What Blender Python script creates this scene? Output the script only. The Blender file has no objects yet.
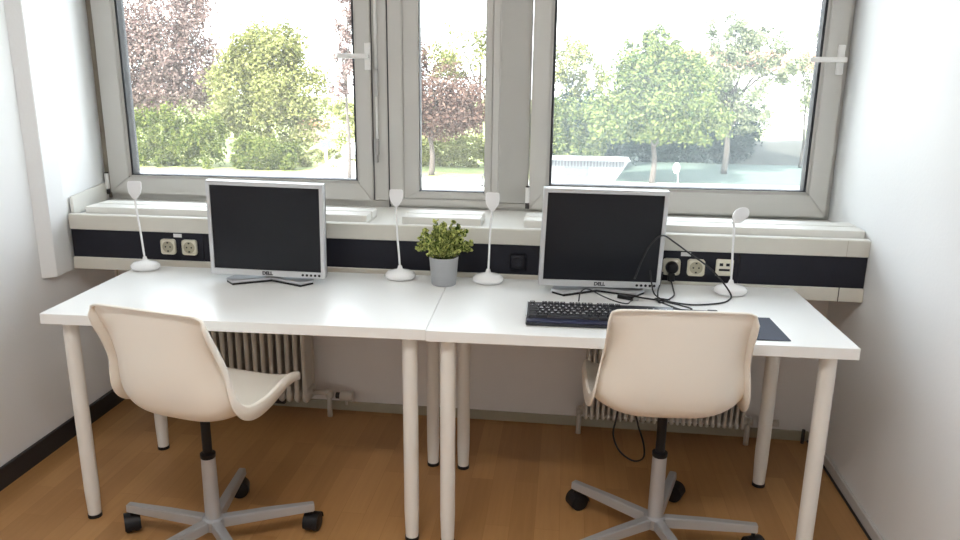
import bpy, bmesh, math, random
import numpy as np
from mathutils import Vector, Matrix, noise

PI = math.pi
R = math.radians
scene = bpy.context.scene
COL = scene.collection

# ------------------------------------------------------------------ camera, sky, sun, exposure
cam_data = bpy.data.cameras.new('camera')
cam = bpy.data.objects.new('camera', cam_data)
COL.objects.link(cam)
scene.camera = cam
YAW, PITCH, ROLL, FPX = -0.1399, -0.2571, 0.0052, 764.5851
fwd = Vector((math.sin(YAW) * math.cos(PITCH), math.cos(YAW) * math.cos(PITCH), math.sin(PITCH)))
rgt = Vector((math.cos(YAW), -math.sin(YAW), 0))
upv = rgt.cross(fwd)
r2 = rgt * math.cos(ROLL) + upv * math.sin(ROLL)
u2 = -rgt * math.sin(ROLL) + upv * math.cos(ROLL)
m = Matrix((r2, u2, -fwd)).transposed().to_4x4()
m.translation = Vector((0.3846, -2.0693, 1.4664))
cam.matrix_world = m
cam_data.sensor_width = 36
cam_data.lens = FPX / 960 * 36
cam_data.shift_x = 22 / 960
cam_data.clip_start = 0.02
cam_data.clip_end = 400

world = bpy.data.worlds.new('world')
scene.world = world
world.use_nodes = True
wn, wl = world.node_tree.nodes, world.node_tree.links
bg = wn['Background']
SKY = 6.9
geo = wn.new('ShaderNodeTexCoord')
sep = wn.new('ShaderNodeSeparateXYZ')
wl.new(geo.outputs['Generated'], sep.inputs[0])
rampw = wn.new('ShaderNodeValToRGB')
rampw.color_ramp.elements[0].position = 0.0
rampw.color_ramp.elements[0].color = (0.94, 0.97, 1.0, 1)
rampw.color_ramp.elements[1].position = 0.75
rampw.color_ramp.elements[1].color = (0.78, 0.89, 1.0, 1)
wl.new(sep.outputs['Z'], rampw.inputs[0])
wl.new(rampw.outputs[0], bg.inputs[0])
bg.inputs[1].default_value = SKY

sun_d = bpy.data.lights.new('sun', 'SUN')
sun_d.energy = 21.0
sun_d.angle = R(1.5)
sun_d.color = (1.0, 0.95, 0.86)
sun = bpy.data.objects.new('sun', sun_d)
COL.objects.link(sun)
sun.rotation_euler = Vector((0.45, 0.75, -1.0)).to_track_quat('-Z', 'Y').to_euler()   # from behind the house

ROOM_FILL = 27.0            # strength of an unseen fill light added at the ceiling to brighten the room
for i, (lx, ly) in enumerate([(-0.1, -1.6)]):
    ld = bpy.data.lights.new('fill_light', 'AREA')
    ld.shape = 'RECTANGLE'; ld.size = 1.2; ld.size_y = 0.28
    ld.energy = ROOM_FILL; ld.color = (1.0, 0.97, 0.93)
    lo = bpy.data.objects.new('fill_light', ld)
    COL.objects.link(lo); lo.location = (lx, ly, 2.505)

scene.view_settings.view_transform = 'Standard'
scene.view_settings.look = 'None'
scene.view_settings.gamma = 1
scene.view_settings.exposure = 0.0
scene.view_settings.use_curve_mapping = False
try:
    scene.cycles.use_denoising = True
    scene.cycles.max_bounces = 10
    scene.cycles.diffuse_bounces = 6
    scene.cycles.transparent_max_bounces = 16
    scene.cycles.sample_clamp_indirect = 8
except Exception:
    pass

# ------------------------------------------------------------------ materials
def mat(name, col, rough=0.5, metal=0.0, noise_amt=0.0, nscale=20, bump=0.0, bscale=60, coat=0.0, trans=0.0, spec=None, island=0.0):
    mt = bpy.data.materials.new(name)
    mt.use_nodes = True
    n, l = mt.node_tree.nodes, mt.node_tree.links
    b = n['Principled BSDF']
    b.inputs['Base Color'].default_value = (*col, 1)
    b.inputs['Roughness'].default_value = rough
    b.inputs['Metallic'].default_value = metal
    if spec is not None: b.inputs['Specular IOR Level'].default_value = spec
    if coat: b.inputs['Coat Weight'].default_value = coat
    tc = n.new('ShaderNodeTexCoord')
    if noise_amt:
        nz = n.new('ShaderNodeTexNoise'); nz.inputs['Scale'].default_value = nscale; nz.inputs['Detail'].default_value = 5
        l.new(tc.outputs['Object'], nz.inputs['Vector'])
        mx = n.new('ShaderNodeMix'); mx.data_type = 'RGBA'
        mx.inputs[6].default_value = (*[c * (1 - noise_amt) for c in col], 1)
        mx.inputs[7].default_value = (*[min(1, c * (1 + noise_amt)) for c in col], 1)
        l.new(nz.outputs['Fac'], mx.inputs[0])
        l.new(mx.outputs[2], b.inputs['Base Color'])
    if bump:
        nb = n.new('ShaderNodeTexNoise'); nb.inputs['Scale'].default_value = bscale; nb.inputs['Detail'].default_value = 4
        l.new(tc.outputs['Object'], nb.inputs['Vector'])
        bp = n.new('ShaderNodeBump'); bp.inputs['Strength'].default_value = bump; bp.inputs['Distance'].default_value = 0.004
        l.new(nb.outputs['Fac'], bp.inputs['Height'])
        l.new(bp.outputs[0], b.inputs['Normal'])
    return mt

def leaf_mat(name, c1, c2, trans=0.35):
    mt = bpy.data.materials.new(name)
    mt.use_nodes = True
    n, l = mt.node_tree.nodes, mt.node_tree.links
    n.remove(n['Principled BSDF'])
    g = n.new('ShaderNodeNewGeometry')
    mx = n.new('ShaderNodeMix'); mx.data_type = 'RGBA'
    mx.inputs[6].default_value = (*c1, 1); mx.inputs[7].default_value = (*c2, 1)
    l.new(g.outputs['Random Per Island'], mx.inputs[0])
    d = n.new('ShaderNodeBsdfDiffuse'); t = n.new('ShaderNodeBsdfTranslucent'); ms = n.new('ShaderNodeMixShader')
    l.new(mx.outputs[2], d.inputs[0]); l.new(mx.outputs[2], t.inputs[0])
    ms.inputs[0].default_value = trans
    l.new(d.outputs[0], ms.inputs[1]); l.new(t.outputs[0], ms.inputs[2])
    l.new(ms.outputs[0], n['Material Output'].inputs[0])
    return mt

M = {}
M['wall'] = mat('wall_paint', (0.82, 0.835, 0.85), 0.75, noise_amt=0.015, nscale=3, bump=0.12, bscale=90)
M['wall_back'] = mat('wall_paint_under_window', (0.82, 0.785, 0.76), 0.8, noise_amt=0.03, nscale=4, bump=0.1, bscale=60)
M['ceiling'] = mat('ceiling_paint', (0.85, 0.85, 0.84), 0.85, noise_amt=0.01)
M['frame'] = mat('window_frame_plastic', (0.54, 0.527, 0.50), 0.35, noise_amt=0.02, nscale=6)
M['sill'] = mat('sill_lacquer', (0.76, 0.75, 0.71), 0.5, noise_amt=0.03, nscale=9)
M['trunk'] = mat('trunking_cream', (0.62, 0.60, 0.54), 0.45, noise_amt=0.02)
M['trunk_dark'] = mat('trunking_anthracite', (0.014, 0.015, 0.023), 0.5, noise_amt=0.05, spec=0.25)
M['gasket'] = mat('black_rubber_gasket', (0.02, 0.022, 0.028), 0.6, noise_amt=0.1)
M['black'] = mat('black_plastic', (0.010, 0.010, 0.012), 0.45, noise_amt=0.1, spec=0.3)
M['cable'] = mat('black_cable', (0.012, 0.012, 0.014), 0.45, noise_amt=0.1)
M['table'] = mat('white_melamine', (0.84, 0.84, 0.83), 0.30, noise_amt=0.008, nscale=5)
M['leg'] = mat('white_lacquered_steel', (0.80, 0.78, 0.74), 0.35, noise_amt=0.01)
M['shell'] = mat('chair_plastic', (0.88, 0.84, 0.77), 0.42, noise_amt=0.01, nscale=4)
M['alu'] = mat('grey_lacquered_aluminium', (0.47, 0.48, 0.50), 0.38, metal=0.5, noise_amt=0.04)
M['silver'] = mat('silver_plastic', (0.56, 0.57, 0.59), 0.35, metal=0.3, noise_amt=0.02)
M['screen'] = mat('dark_screen', (0.008, 0.009, 0.013), 0.30, noise_amt=0.05, spec=0.3)
M['lampw'] = mat('glossy_white_plastic', (0.82, 0.82, 0.83), 0.18, noise_amt=0.005)
M['lens'] = mat('frosted_lens', (0.72, 0.72, 0.73), 0.3, noise_amt=0.01)
M['socket'] = mat('ivory_socket', (0.72, 0.69, 0.58), 0.35, noise_amt=0.01)
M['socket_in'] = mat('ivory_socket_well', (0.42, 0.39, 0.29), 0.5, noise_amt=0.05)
M['tape'] = mat('white_paper_label', (0.75, 0.75, 0.74), 0.6, noise_amt=0.02)
M['pot'] = mat('grey_pot', (0.36, 0.37, 0.385), 0.55, noise_amt=0.03)
M['soil'] = mat('dark_soil', (0.03, 0.022, 0.015), 0.9, noise_amt=0.3, nscale=80)
M['stem'] = mat('green_stem', (0.10, 0.15, 0.03), 0.6, noise_amt=0.1)
M['leaf'] = leaf_mat('potted_leaf', (0.02, 0.07, 0.008), (0.74, 0.76, 0.28), 0.25)  # pale end of the random mix puts highlights into the leaf colour
M['radiator'] = mat('radiator_enamel', (0.58, 0.54, 0.48), 0.4, noise_amt=0.03)
M['rust'] = mat('dark_valve', (0.03, 0.025, 0.025), 0.6, noise_amt=0.2)
M['base_dark'] = mat('anthracite_baseboard', (0.022, 0.022, 0.026), 0.5, noise_amt=0.05)
M['base_back'] = mat('khaki_baseboard', (0.40, 0.36, 0.27), 0.55, noise_amt=0.05)
M['base_right'] = mat('pale_baseboard', (0.55, 0.54, 0.53), 0.5, noise_amt=0.03)
M['kb'] = mat('keyboard_black', (0.016, 0.017, 0.024), 0.35, noise_amt=0.05)
M['kbblue'] = mat('keyboard_navy', (0.018, 0.022, 0.06), 0.28, noise_amt=0.05)
M['key'] = mat('key_black', (0.022, 0.023, 0.03), 0.4, noise_amt=0.05)
M['white_ink'] = mat('white_print', (0.88, 0.89, 0.93), 0.5, noise_amt=0.01)
M['dark_ink'] = mat('dark_print', (0.05, 0.05, 0.06), 0.5, noise_amt=0.01)
M['pad'] = mat('slate_mouse_pad', (0.05, 0.058, 0.085), 0.8, noise_amt=0.1, nscale=200)
M['chrome'] = mat('brushed_steel', (0.5, 0.5, 0.5), 0.3, metal=0.8, noise_amt=0.05)
M['handle'] = mat('white_handle', (0.78, 0.77, 0.75), 0.3, noise_amt=0.01)
M['taupe'] = mat('taupe_sealing_strip', (0.26, 0.225, 0.18), 0.7, noise_amt=0.25, nscale=14)
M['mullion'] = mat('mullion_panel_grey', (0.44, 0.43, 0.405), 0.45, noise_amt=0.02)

# laminate floor in beech, three-strip boards running towards the window
def floor_material():
    mt = bpy.data.materials.new('beech_laminate'); mt.use_nodes = True
    n, l = mt.node_tree.nodes, mt.node_tree.links
    b = n['Principled BSDF']
    tc = n.new('ShaderNodeTexCoord'); mp = n.new('ShaderNodeMapping')
    mp.inputs['Rotation'].default_value = (0, 0, R(90))
    l.new(tc.outputs['Object'], mp.inputs[0])
    br = n.new('ShaderNodeTexBrick')
    br.offset = 0.37; br.offset_frequency = 2
    br.inputs['Scale'].default_value = 1.0
    br.inputs['Brick Width'].default_value = 0.46
    br.inputs['Row Height'].default_value = 0.082
    br.inputs['Mortar Size'].default_value = 0.0007
    br.inputs['Mortar Smooth'].default_value = 0.3
    br.inputs['Bias'].default_value = 0.0
    br.inputs['Color1'].default_value = (0.37, 0.188, 0.067, 1)
    br.inputs['Color2'].default_value = (0.48, 0.262, 0.102, 1)
    br.inputs['Mortar'].default_value = (0.34, 0.165, 0.052, 1)
    l.new(mp.outputs[0], br.inputs['Vector'])
    mp2 = n.new('ShaderNodeMapping'); mp2.inputs['Scale'].default_value = (1.6, 28, 1)
    l.new(mp.outputs[0], mp2.inputs[0])
    nz = n.new('ShaderNodeTexNoise'); nz.inputs['Scale'].default_value = 2.2; nz.inputs['Detail'].default_value = 6; nz.inputs['Distortion'].default_value = 0.6
    l.new(mp2.outputs[0], nz.inputs['Vector'])
    mx = n.new('ShaderNodeMix'); mx.data_type = 'RGBA'; mx.blend_type = 'MULTIPLY'
    mx.inputs[0].default_value = 0.35
    rp = n.new('ShaderNodeValToRGB')
    rp.color_ramp.elements[0].position = 0.3; rp.color_ramp.elements[0].color = (0.72, 0.66, 0.60, 1)
    rp.color_ramp.elements[1].position = 0.7; rp.color_ramp.elements[1].color = (1.0, 1.0, 1.0, 1)
    l.new(nz.outputs['Fac'], rp.inputs[0])
    l.new(br.outputs['Color'], mx.inputs[6]); l.new(rp.outputs[0], mx.inputs[7])
    l.new(mx.outputs[2], b.inputs['Base Color'])
    b.inputs['Roughness'].default_value = 0.42
    return mt
M['floor'] = floor_material()

# window glass: clear pane, bright haze over the view mixed in as translucent tint
def glass_material(name, haze, tint):
    mt = bpy.data.materials.new(name); mt.use_nodes = True
    n, l = mt.node_tree.nodes, mt.node_tree.links
    n.remove(n['Principled BSDF'])
    tr = n.new('ShaderNodeBsdfTransparent'); tr.inputs[0].default_value = (0.97, 0.98, 0.975, 1)
    gl = n.new('ShaderNodeBsdfGlossy'); gl.inputs['Roughness'].default_value = 0.02
    fr = n.new('ShaderNodeFresnel'); fr.inputs[0].default_value = 1.2
    m1 = n.new('ShaderNodeMixShader')
    l.new(fr.outputs[0], m1.inputs[0]); l.new(tr.outputs[0], m1.inputs[1]); l.new(gl.outputs[0], m1.inputs[2])
    ts = n.new('ShaderNodeBsdfTranslucent'); ts.inputs[0].default_value = (*tint, 1)
    m2 = n.new('ShaderNodeMixShader')
    tc = n.new('ShaderNodeTexCoord'); nz = n.new('ShaderNodeTexNoise'); nz.inputs['Scale'].default_value = 2.0; nz.inputs['Detail'].default_value = 4
    l.new(tc.outputs['Object'], nz.inputs['Vector'])
    mr = n.new('ShaderNodeMapRange'); mr.inputs[1].default_value = 0.3; mr.inputs[2].default_value = 0.7
    mr.inputs[3].default_value = haze * 0.8; mr.inputs[4].default_value = haze * 1.25
    l.new(nz.outputs['Fac'], mr.inputs[0]); l.new(mr.outputs[0], m2.inputs[0])
    l.new(m1.outputs[0], m2.inputs[1]); l.new(ts.outputs[0], m2.inputs[2])
    l.new(m2.outputs[0], n['Material Output'].inputs[0])
    return mt
M['glassL'] = glass_material('window_glass', 0.02, (1.0, 0.98, 0.95))
M['glassR'] = glass_material('window_glass_hazy', 0.035, (0.90, 0.98, 1.0))

# ------------------------------------------------------------------ mesh helpers
def obj(name, bm, m_, parent=None, smooth=False, angle=None):
    me = bpy.data.meshes.new(name)
    bm.normal_update()
    bm.to_mesh(me); bm.free()
    if m_: me.materials.append(m_)
    if smooth:
        for p in me.polygons: p.use_smooth = True
        if angle:
            try: me.set_sharp_from_angle(angle=R(angle))
            except Exception: pass
    o = bpy.data.objects.new(name, me)
    COL.objects.link(o)
    if parent: o.parent = parent
    return o

def tag(o, label=None, cat=None, group=None, kind=None):
    if label: o['label'] = label
    if cat: o['category'] = cat
    if group: o['group'] = group
    if kind: o['kind'] = kind
    return o

def thing(name, label, cat, loc=(0, 0, 0), rz=0.0, group=None):
    o = bpy.data.objects.new(name, None)
    o.empty_display_size = 0.05
    COL.objects.link(o)
    o.location = loc; o.rotation_euler = (0, 0, rz)
    return tag(o, label, cat, group)

def copy_tree(o, parent=None):
    c = o.copy(); COL.objects.link(c); c.parent = parent
    for ch in list(o.children): copy_tree(ch, c)
    return c

def nb(): return bmesh.new()

def box(bm, lo, hi, bevel=0.0, seg=2, mtx=None):
    x0, y0, z0 = lo; x1, y1, z1 = hi
    t = bmesh.new()
    v = [t.verts.new(p) for p in ((x0,y0,z0),(x1,y0,z0),(x1,y1,z0),(x0,y1,z0),(x0,y0,z1),(x1,y0,z1),(x1,y1,z1),(x0,y1,z1))]
    for f in ((0,3,2,1),(4,5,6,7),(0,1,5,4),(1,2,6,5),(2,3,7,6),(3,0,4,7)): t.faces.new([v[i] for i in f])
    if bevel: bmesh.ops.bevel(t, geom=list(t.edges), offset=bevel, segments=seg, affect='EDGES', profile=0.5)
    if mtx: bmesh.ops.transform(t, matrix=mtx, verts=t.verts)
    merge(bm, t)
    return bm

def merge(bm, t):
    mp = {}
    for v in t.verts: mp[v] = bm.verts.new(v.co)
    for f in t.faces:
        try: bm.faces.new([mp[v] for v in f.verts])
        except ValueError: pass
    t.free()

def prism(bm, poly, z0, z1, bevel=0.0, mtx=None):
    t = bmesh.new()
    a = [t.verts.new((x, y, z0)) for x, y in poly]; b = [t.verts.new((x, y, z1)) for x, y in poly]
    t.faces.new(a[::-1]); t.faces.new(b)
    n = len(poly)
    for i in range(n): t.faces.new((a[i], a[(i+1) % n], b[(i+1) % n], b[i]))
    bmesh.ops.recalc_face_normals(t, faces=t.faces)
    if bevel: bmesh.ops.bevel(t, geom=list(t.edges), offset=bevel, segments=2, affect='EDGES')
    if mtx: bmesh.ops.transform(t, matrix=mtx, verts=t.verts)
    merge(bm, t); return bm

def lathe(bm, prof, seg=32, sx=1.0, sy=1.0, mtx=None):
    """prof: list of (r, z) from bottom to top"""
    t = bmesh.new()
    rings = []
    for r, z in prof:
        if r < 1e-6: rings.append([t.verts.new((0, 0, z))])
        else: rings.append([t.verts.new((r*sx*math.cos(2*PI*i/seg), r*sy*math.sin(2*PI*i/seg), z)) for i in range(seg)])
    for a, b in zip(rings, rings[1:]):
        for i in range(seg):
            j = (i+1) % seg
            if len(a) == 1 and len(b) > 1: t.faces.new((a[0], b[j], b[i]))
            elif len(b) == 1 and len(a) > 1: t.faces.new((a[i], a[j], b[0]))
            elif len(a) > 1: t.faces.new((a[i], a[j], b[j], b[i]))
    if len(rings[0]) > 1: t.faces.new(rings[0][::-1])
    if len(rings[-1]) > 1: t.faces.new(rings[-1])
    bmesh.ops.recalc_face_normals(t, faces=t.faces)
    if mtx: bmesh.ops.transform(t, matrix=mtx, verts=t.verts)
    merge(bm, t); return bm

def spline(pts, n=8):
    P = [Vector(p) for p in pts]
    P = [P[0]*2-P[1]] + P + [P[-1]*2-P[-2]]
    out = []
    for i in range(1, len(P)-2):
        for k in range(n):
            t = k/n
            a, b, c, d = P[i-1], P[i], P[i+1], P[i+2]
            out.append(0.5*((2*b)+(c-a)*t+(2*a-5*b+4*c-d)*t*t+(3*b-a-3*c+d)*t**3))
    out.append(P[-2]); return out

def tube(bm, pts, rad, seg=10, smooth=0, cap=True):
    if smooth: pts = spline(pts, smooth)
    pts = [Vector(p) for p in pts]
    n = len(pts)
    rads = rad if isinstance(rad, (list, tuple)) else [rad]*n
    if len(rads) != n:
        rr = [rads[0] + (rads[-1]-rads[0])*i/(n-1) for i in range(n)]; rads = rr
    rings = []
    t0 = (pts[1]-pts[0]).normalized()
    nrm = t0.orthogonal().normalized()
    for i, p in enumerate(pts):
        t = (pts[min(i+1, n-1)]-pts[max(i-1, 0)]).normalized()
        nrm = (nrm - t*nrm.dot(t))
        nrm = nrm.normalized() if nrm.length > 1e-6 else t.orthogonal().normalized()
        bn = t.cross(nrm)
        rings.append([bm.verts.new(p + (nrm*math.cos(2*PI*k/seg)+bn*math.sin(2*PI*k/seg))*rads[i]) for k in range(seg)])
    for a, b in zip(rings, rings[1:]):
        for k in range(seg): bm.faces.new((a[k], a[(k+1) % seg], b[(k+1) % seg], b[k]))
    if cap: bm.faces.new(rings[0][::-1]); bm.faces.new(rings[-1])
    return bm

def text_mesh(name, s, size, m_, parent, loc, rot, ext=0.0004, bold=0.0):
    cu = bpy.data.curves.new(name, 'FONT'); cu.body = s; cu.size = size; cu.extrude = ext; cu.offset = bold
    cu.align_x = 'CENTER'; cu.align_y = 'CENTER'
    to = bpy.data.objects.new(name + '_tmp', cu); COL.objects.link(to)
    bpy.context.view_layer.update()
    dg = bpy.context.evaluated_depsgraph_get()
    me = bpy.data.meshes.new_from_object(to.evaluated_get(dg))
    bpy.data.objects.remove(to); bpy.data.curves.remove(cu)
    me.name = name; me.materials.clear(); me.materials.append(m_)
    o = bpy.data.objects.new(name, me); COL.objects.link(o)
    o.parent = parent; o.location = loc; o.rotation_euler = rot
    return o

# ------------------------------------------------------------------ room shell
XL, XR, YB, YN, ZC = -1.58, 1.42, 0.962, -3.2, 2.6
YW = 1.076
def struct(name, bm, m_, parent=None, **k):
    o = obj(name, bm, m_, parent, **k)
    if not parent: o['kind'] = 'structure'
    return o
struct('floor', box(nb(), (XL-.2, YN-.2, -.12), (XR+.2, YB+.18, 0)), M['floor'])
struct('ceiling', box(nb(), (XL-.2, YN-.2, ZC), (XR+.2, YW+.12, ZC+.15)), M['ceiling'])
w = nb(); box(w, (XL-.2, YN, 0), (XL, .60, ZC)); box(w, (XL-.2, .60, 0), (XL, YB, .683)); struct('wall_left', w, M['wall'])
struct('wall_right', box(nb(), (XR, YN, 0), (XR+.2, YW+.12, ZC)), M['wall'])
w = nb(); box(w, (XL-.2, YB, 0), (XR+.2, YB+.16, .884)); struct('wall_back', w, M['wall_back'])
struct('wall_rear', box(nb(), (XL-.2, YN-.2, 0), (XR+.2, YN, ZC)), M['wall'])
struct('wall_lintel', box(nb(), (-1.66, YW, 2.30), (XR, YW+.12, ZC)), M['wall'])
# boxed reveal to the left of the window, running down to just below the sill
w = nb()
prism(w, [(XL-.2, .60), (XL, .60), (XL, .492), (-1.541, .530), (-1.549, .635), (-1.652, YW+.002), (-1.652, YW+.12), (XL-.2, YW+.12)], .684, ZC, bevel=.002)
struct('trim_1', w, M['wall'])
# low ledge on the reveal above the sill
w = nb()
prism(w, [(-1.5515, .674), (-1.5400, .677), (-1.6370, YW-.003), (-1.6500, YW-.003)],   .8975, .972, bevel=.002)
struct('trim_2', w, M['sill'])
# baseboards
struct('baseboard_left', box(nb(), (XL, YN, 0), (XL+.014, YB-.012, .080), .003), M['base_dark'])
struct('baseboard_back', box(nb(), (XL+.014, YB-.012, 0), (XR-.012, YB, .042), .003), M['base_back'])
struct('baseboard_right', box(nb(), (XR-.012, YN, .004), (XR, YB-.012, .045), .003), M['base_right'])
struct('trim_3', box(nb(), (XR-.018, YN, 0), (XR-.012, YB-.012, .006)), M['base_dark'])
# dark joint in the wall below the trunking on the left
struct('trim_4', box(nb(), (-1.569, YB-.004, .045), (-1.562, YB, .655)), M['base_back'])

# windows ---------------------------------------------------------
def frame_ring(bm, x0, x1, z0, z1, wl_, wr, wb, wt, y0, y1, bevel=.004):
    """four mitred bars"""
    def bar(poly):
        t = bmesh.new()
        a = [t.verts.new((x, y0, z)) for x, z in poly]; b = [t.verts.new((x, y1, z)) for x, z in poly]
        t.faces.new(a); t.faces.new(b[::-1])
        for i in range(4): t.faces.new((a[i], b[i], b[(i+1) % 4], a[(i+1) % 4]))
        bmesh.ops.recalc_face_normals(t, faces=t.faces)
        if bevel: bmesh.ops.bevel(t, geom=list(t.edges), offset=min(bevel, .0035), segments=2, affect='EDGES')
        merge(bm, t)
    g = .0003
    bar([(x0+g, z0), (x1-g, z0), (x1-wr-g, z0+wb), (x0+wl_+g, z0+wb)])
    bar([(x0+g, z1), (x0+wl_+g, z1-wt), (x1-wr-g, z1-wt), (x1-g, z1)])
    bar([(x0, z0+g), (x0+wl_, z0+wb+g), (x0+wl_, z1-wt-g), (x0, z1-g)])
    bar([(x1, z0+g), (x1, z1-g), (x1-wr, z1-wt-g), (x1-wr, z0+wb+g)])
    return bm
ZT = 2.30
# fixed outer frame with its two posts
fr = nb()
frame_ring(fr, -1.651, XR, .884, ZT, .036, .026, .040, .05, YW+.014, YW+.07)
box(fr, (-.418, YW, .924), (-.355, YW+.07, ZT-.05), .004)
win = struct('window_1', fr, M['frame'])
b_ = nb(); box(b_, (-1.6515, YW+.004, .90), (-1.630, YW+.0135, ZT-.05), .002); obj('weather_strip', b_, M['taupe'], win)
b_ = nb(); frame_ring(b_, -.350, .110, .905, ZT-.05, .060, .030, .030, .05, YW-.004, YW+.06)
obj('fixed_frame', b_, M['frame'], win)
b_ = nb(); frame_ring(b_, -.290, .078, .936, ZT-.10, .065, .030, .030, .04, YW+.004, YW+.06); obj('glazing_bead', b_, M['frame'], win)
b_ = nb(); box(b_, (.079, YW+.0, .928), (.232, YW+.05, ZT-.05), .003); box(b_, (.079, YW+.004, .905), (.232, YW+.05, .926), .002); obj('mullion_panel', b_, M['mullion'], win)
b_ = nb(); box(b_, (-.3545, YW-.001, .888), (-.3505, YW+.05, ZT-.05)); box(b_, (-.4195, YW-.001, .926), (-.4165, YW+.05, ZT-.05)); obj('dark_joint', b_, M['gasket'], win)
b_ = nb(); frame_ring(b_, -.2285, .0515, .9630, ZT-.138, .006, .004, .006, .006, YW+.012, YW+.055, 0); obj('gasket', b_, M['gasket'], win)
b_ = nb(); box(b_, (-.224, YW+.036, .967), (.049, YW+.041, ZT-.142)); obj('pane', b_, M['glassL'], win)

def sash(x0, x1, z0, gl, gr, gb, glass, name):
    s_ = nb(); frame_ring(s_, x0, x1, z0, ZT-.04, gl-x0-.010, x1-gr-.010, gb-z0-.010, .08, YW-.018, YW+.055)
    s = obj('sash', s_, M['frame'], win)
    s['label'] = name
    q = nb(); frame_ring(q, gl-.0105, gr+.0105, gb-.0105, ZT-.119, .0085, .0085, .0085, .0085, YW-.010, YW+.03, .003); obj('glazing_bead', q, M['frame'], s)
    q = nb(); frame_ring(q, gl-.003, gr+.003, gb-.003, ZT-.126, .0105, .0105, .004, .006, YW-.002, YW+.05, 0); obj('gasket', q, M['gasket'], s)
    q = nb(); box(q, (gl+.004, YW+.030, gb), (gr-.004, YW+.035, ZT-.134)); obj('pane', q, glass, s)
    return s
sL = sash(-1.617, -.420, .924, -1.515, -.490, 1.008, M['glassL'], 'wide opening sash on the left')
sR = sash(.236, 1.398, .908, .318, 1.316, 1.008, M['glassR'], 'wide opening sash on the right')

def handle(x, z, s, ang):
    h = nb()
    box(h, (-.013, -.030, -.054), (.013, -.0185, .054), .004)
    lathe(h, [(.010, 0), (.010, .030)], 16, mtx=Matrix.Translation((0, -.028, 0)) @ Matrix.Rotation(R(90), 4, 'X'))
    box(h, (-.118, -.068, -.009), (.012, -.056, .010), .004, mtx=Matrix.Translation((0, 0, 0)) @ Matrix.Rotation(ang, 4, 'Y'))
    o = obj('handle', h, M['handle'], s); o.location = (x, YW, z)
    return o
handle(-.428, 1.514, sL, 0); handle(1.378, 1.506, sR, 0)
# stay rod of the left sash
q = nb()
tube(q, [(-.399, YW-.008, 2.24), (-.399, YW-.008, 1.46)], .007, 10)
tube(q, [(-.399, YW-.008, 1.36), (-.399, YW-.008, 1.15)], .005, 10)
obj('stay_rod', q, M['handle'], win, smooth=True)
q = nb()
box(q, (-.405, YW-.018, 1.355), (-.391, YW, 1.465), .003)
box(q, (-.411, YW-.022, 1.115), (-.392, YW, 1.185), .005)
box(q, (-.407, YW-.026, 1.085), (-.396, YW, 1.120), .003)
obj('stay_slide', q, M['chrome'], win)
for hx, hz0, hz1 in ((-1.628, .945, 1.012), (.231, .935, .998)):
    q = nb(); tube(q, [(hx, YW-.020, hz0), (hx, YW-.020, hz1)], .009, 12); hg = obj('hinge', q, M['handle'], win, smooth=True, angle=40)
    q = nb(); tube(q, [(hx, YW-.020, hz0-.024), (hx, YW-.020, hz0-.002)], .0085, 12); tube(q, [(hx, YW-.020, hz1+.001), (hx, YW-.020, hz1+.006)], .0085, 12)
    obj('hinge_pin', q, M['rust'], hg, smooth=True, angle=40)

# sill slab -------------------------------------------------------
w = nb(); box(w, (-1.546, .647, .8845), (XR, .672, .909), .002); box(w, (-1.546, .6725, .8845), (XR, YB, .897)); box(w, (-1.615, YB, .8845), (XR, YW-.0005, .8969))
struct('trim_5', w, M['sill'])

# cable trunking --------------------------------------------------
tk = thing('cable_trunking', 'long cream and anthracite wall trunking under the window sill carrying the sockets', 'cable trunking', (0, .635, .69))
def part(name, bm, m_, par, **k): return obj(name, bm, m_, par, **k)
part('upper_rail', box(nb(), (-1.540, 0, .160), (XR-.001, .011, .219), .0035), M['trunk'], tk)
part('lower_rail', box(nb(), (-1.540, 0, 0), (XR-.001, .011, .049), .003), M['trunk'], tk)
q = nb()
xs = [-1.540, -.990, .400, 1.000, XR-.001]
for a, b in zip(xs, xs[1:]): box(q, (a+.0008, .008, .049), (b-.0008, .016, .160))
part('dark_cover', q, M['trunk_dark'], tk)
part('housing', box(nb(), (-1.540, .016, .001), (XR-.001, .325, .1938)), M['trunk'], tk)
part('joint_clip', box(nb(), (1.335, -.0015, .0), (1.3375, 0, .052)), M['rust'], tk)
part('joint_clip', box(nb(), (1.345, -.0008, .162), (1.3462, 0, .217)), M['base_back'], tk)

# loose boards lying on the sill
def sill_board(x0, x1, label):
    L = x1-x0
    t = thing('sill_board', label, 'sill board', (x0, .690, .8972))
    part('base', box(nb(), (0, .002, 0), (L, .156, .006), .001), M['trunk'], t)
    for y0, y1 in ((0, .071), (.086, .158)):
        part('slat', box(nb(), (0, y0, .0065), (L, y1, .0345), .003), M['sill'], t)
    return t
sill_board(-1.500, -.352, 'long white grooved sill board at the left end, behind the left monitor')
sill_board(-.218, .080, 'short white sill board in the middle, behind the potted plant')
sill_board(.238, XR-.003, 'long white grooved sill board at the right end, behind the right monitor')

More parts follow.
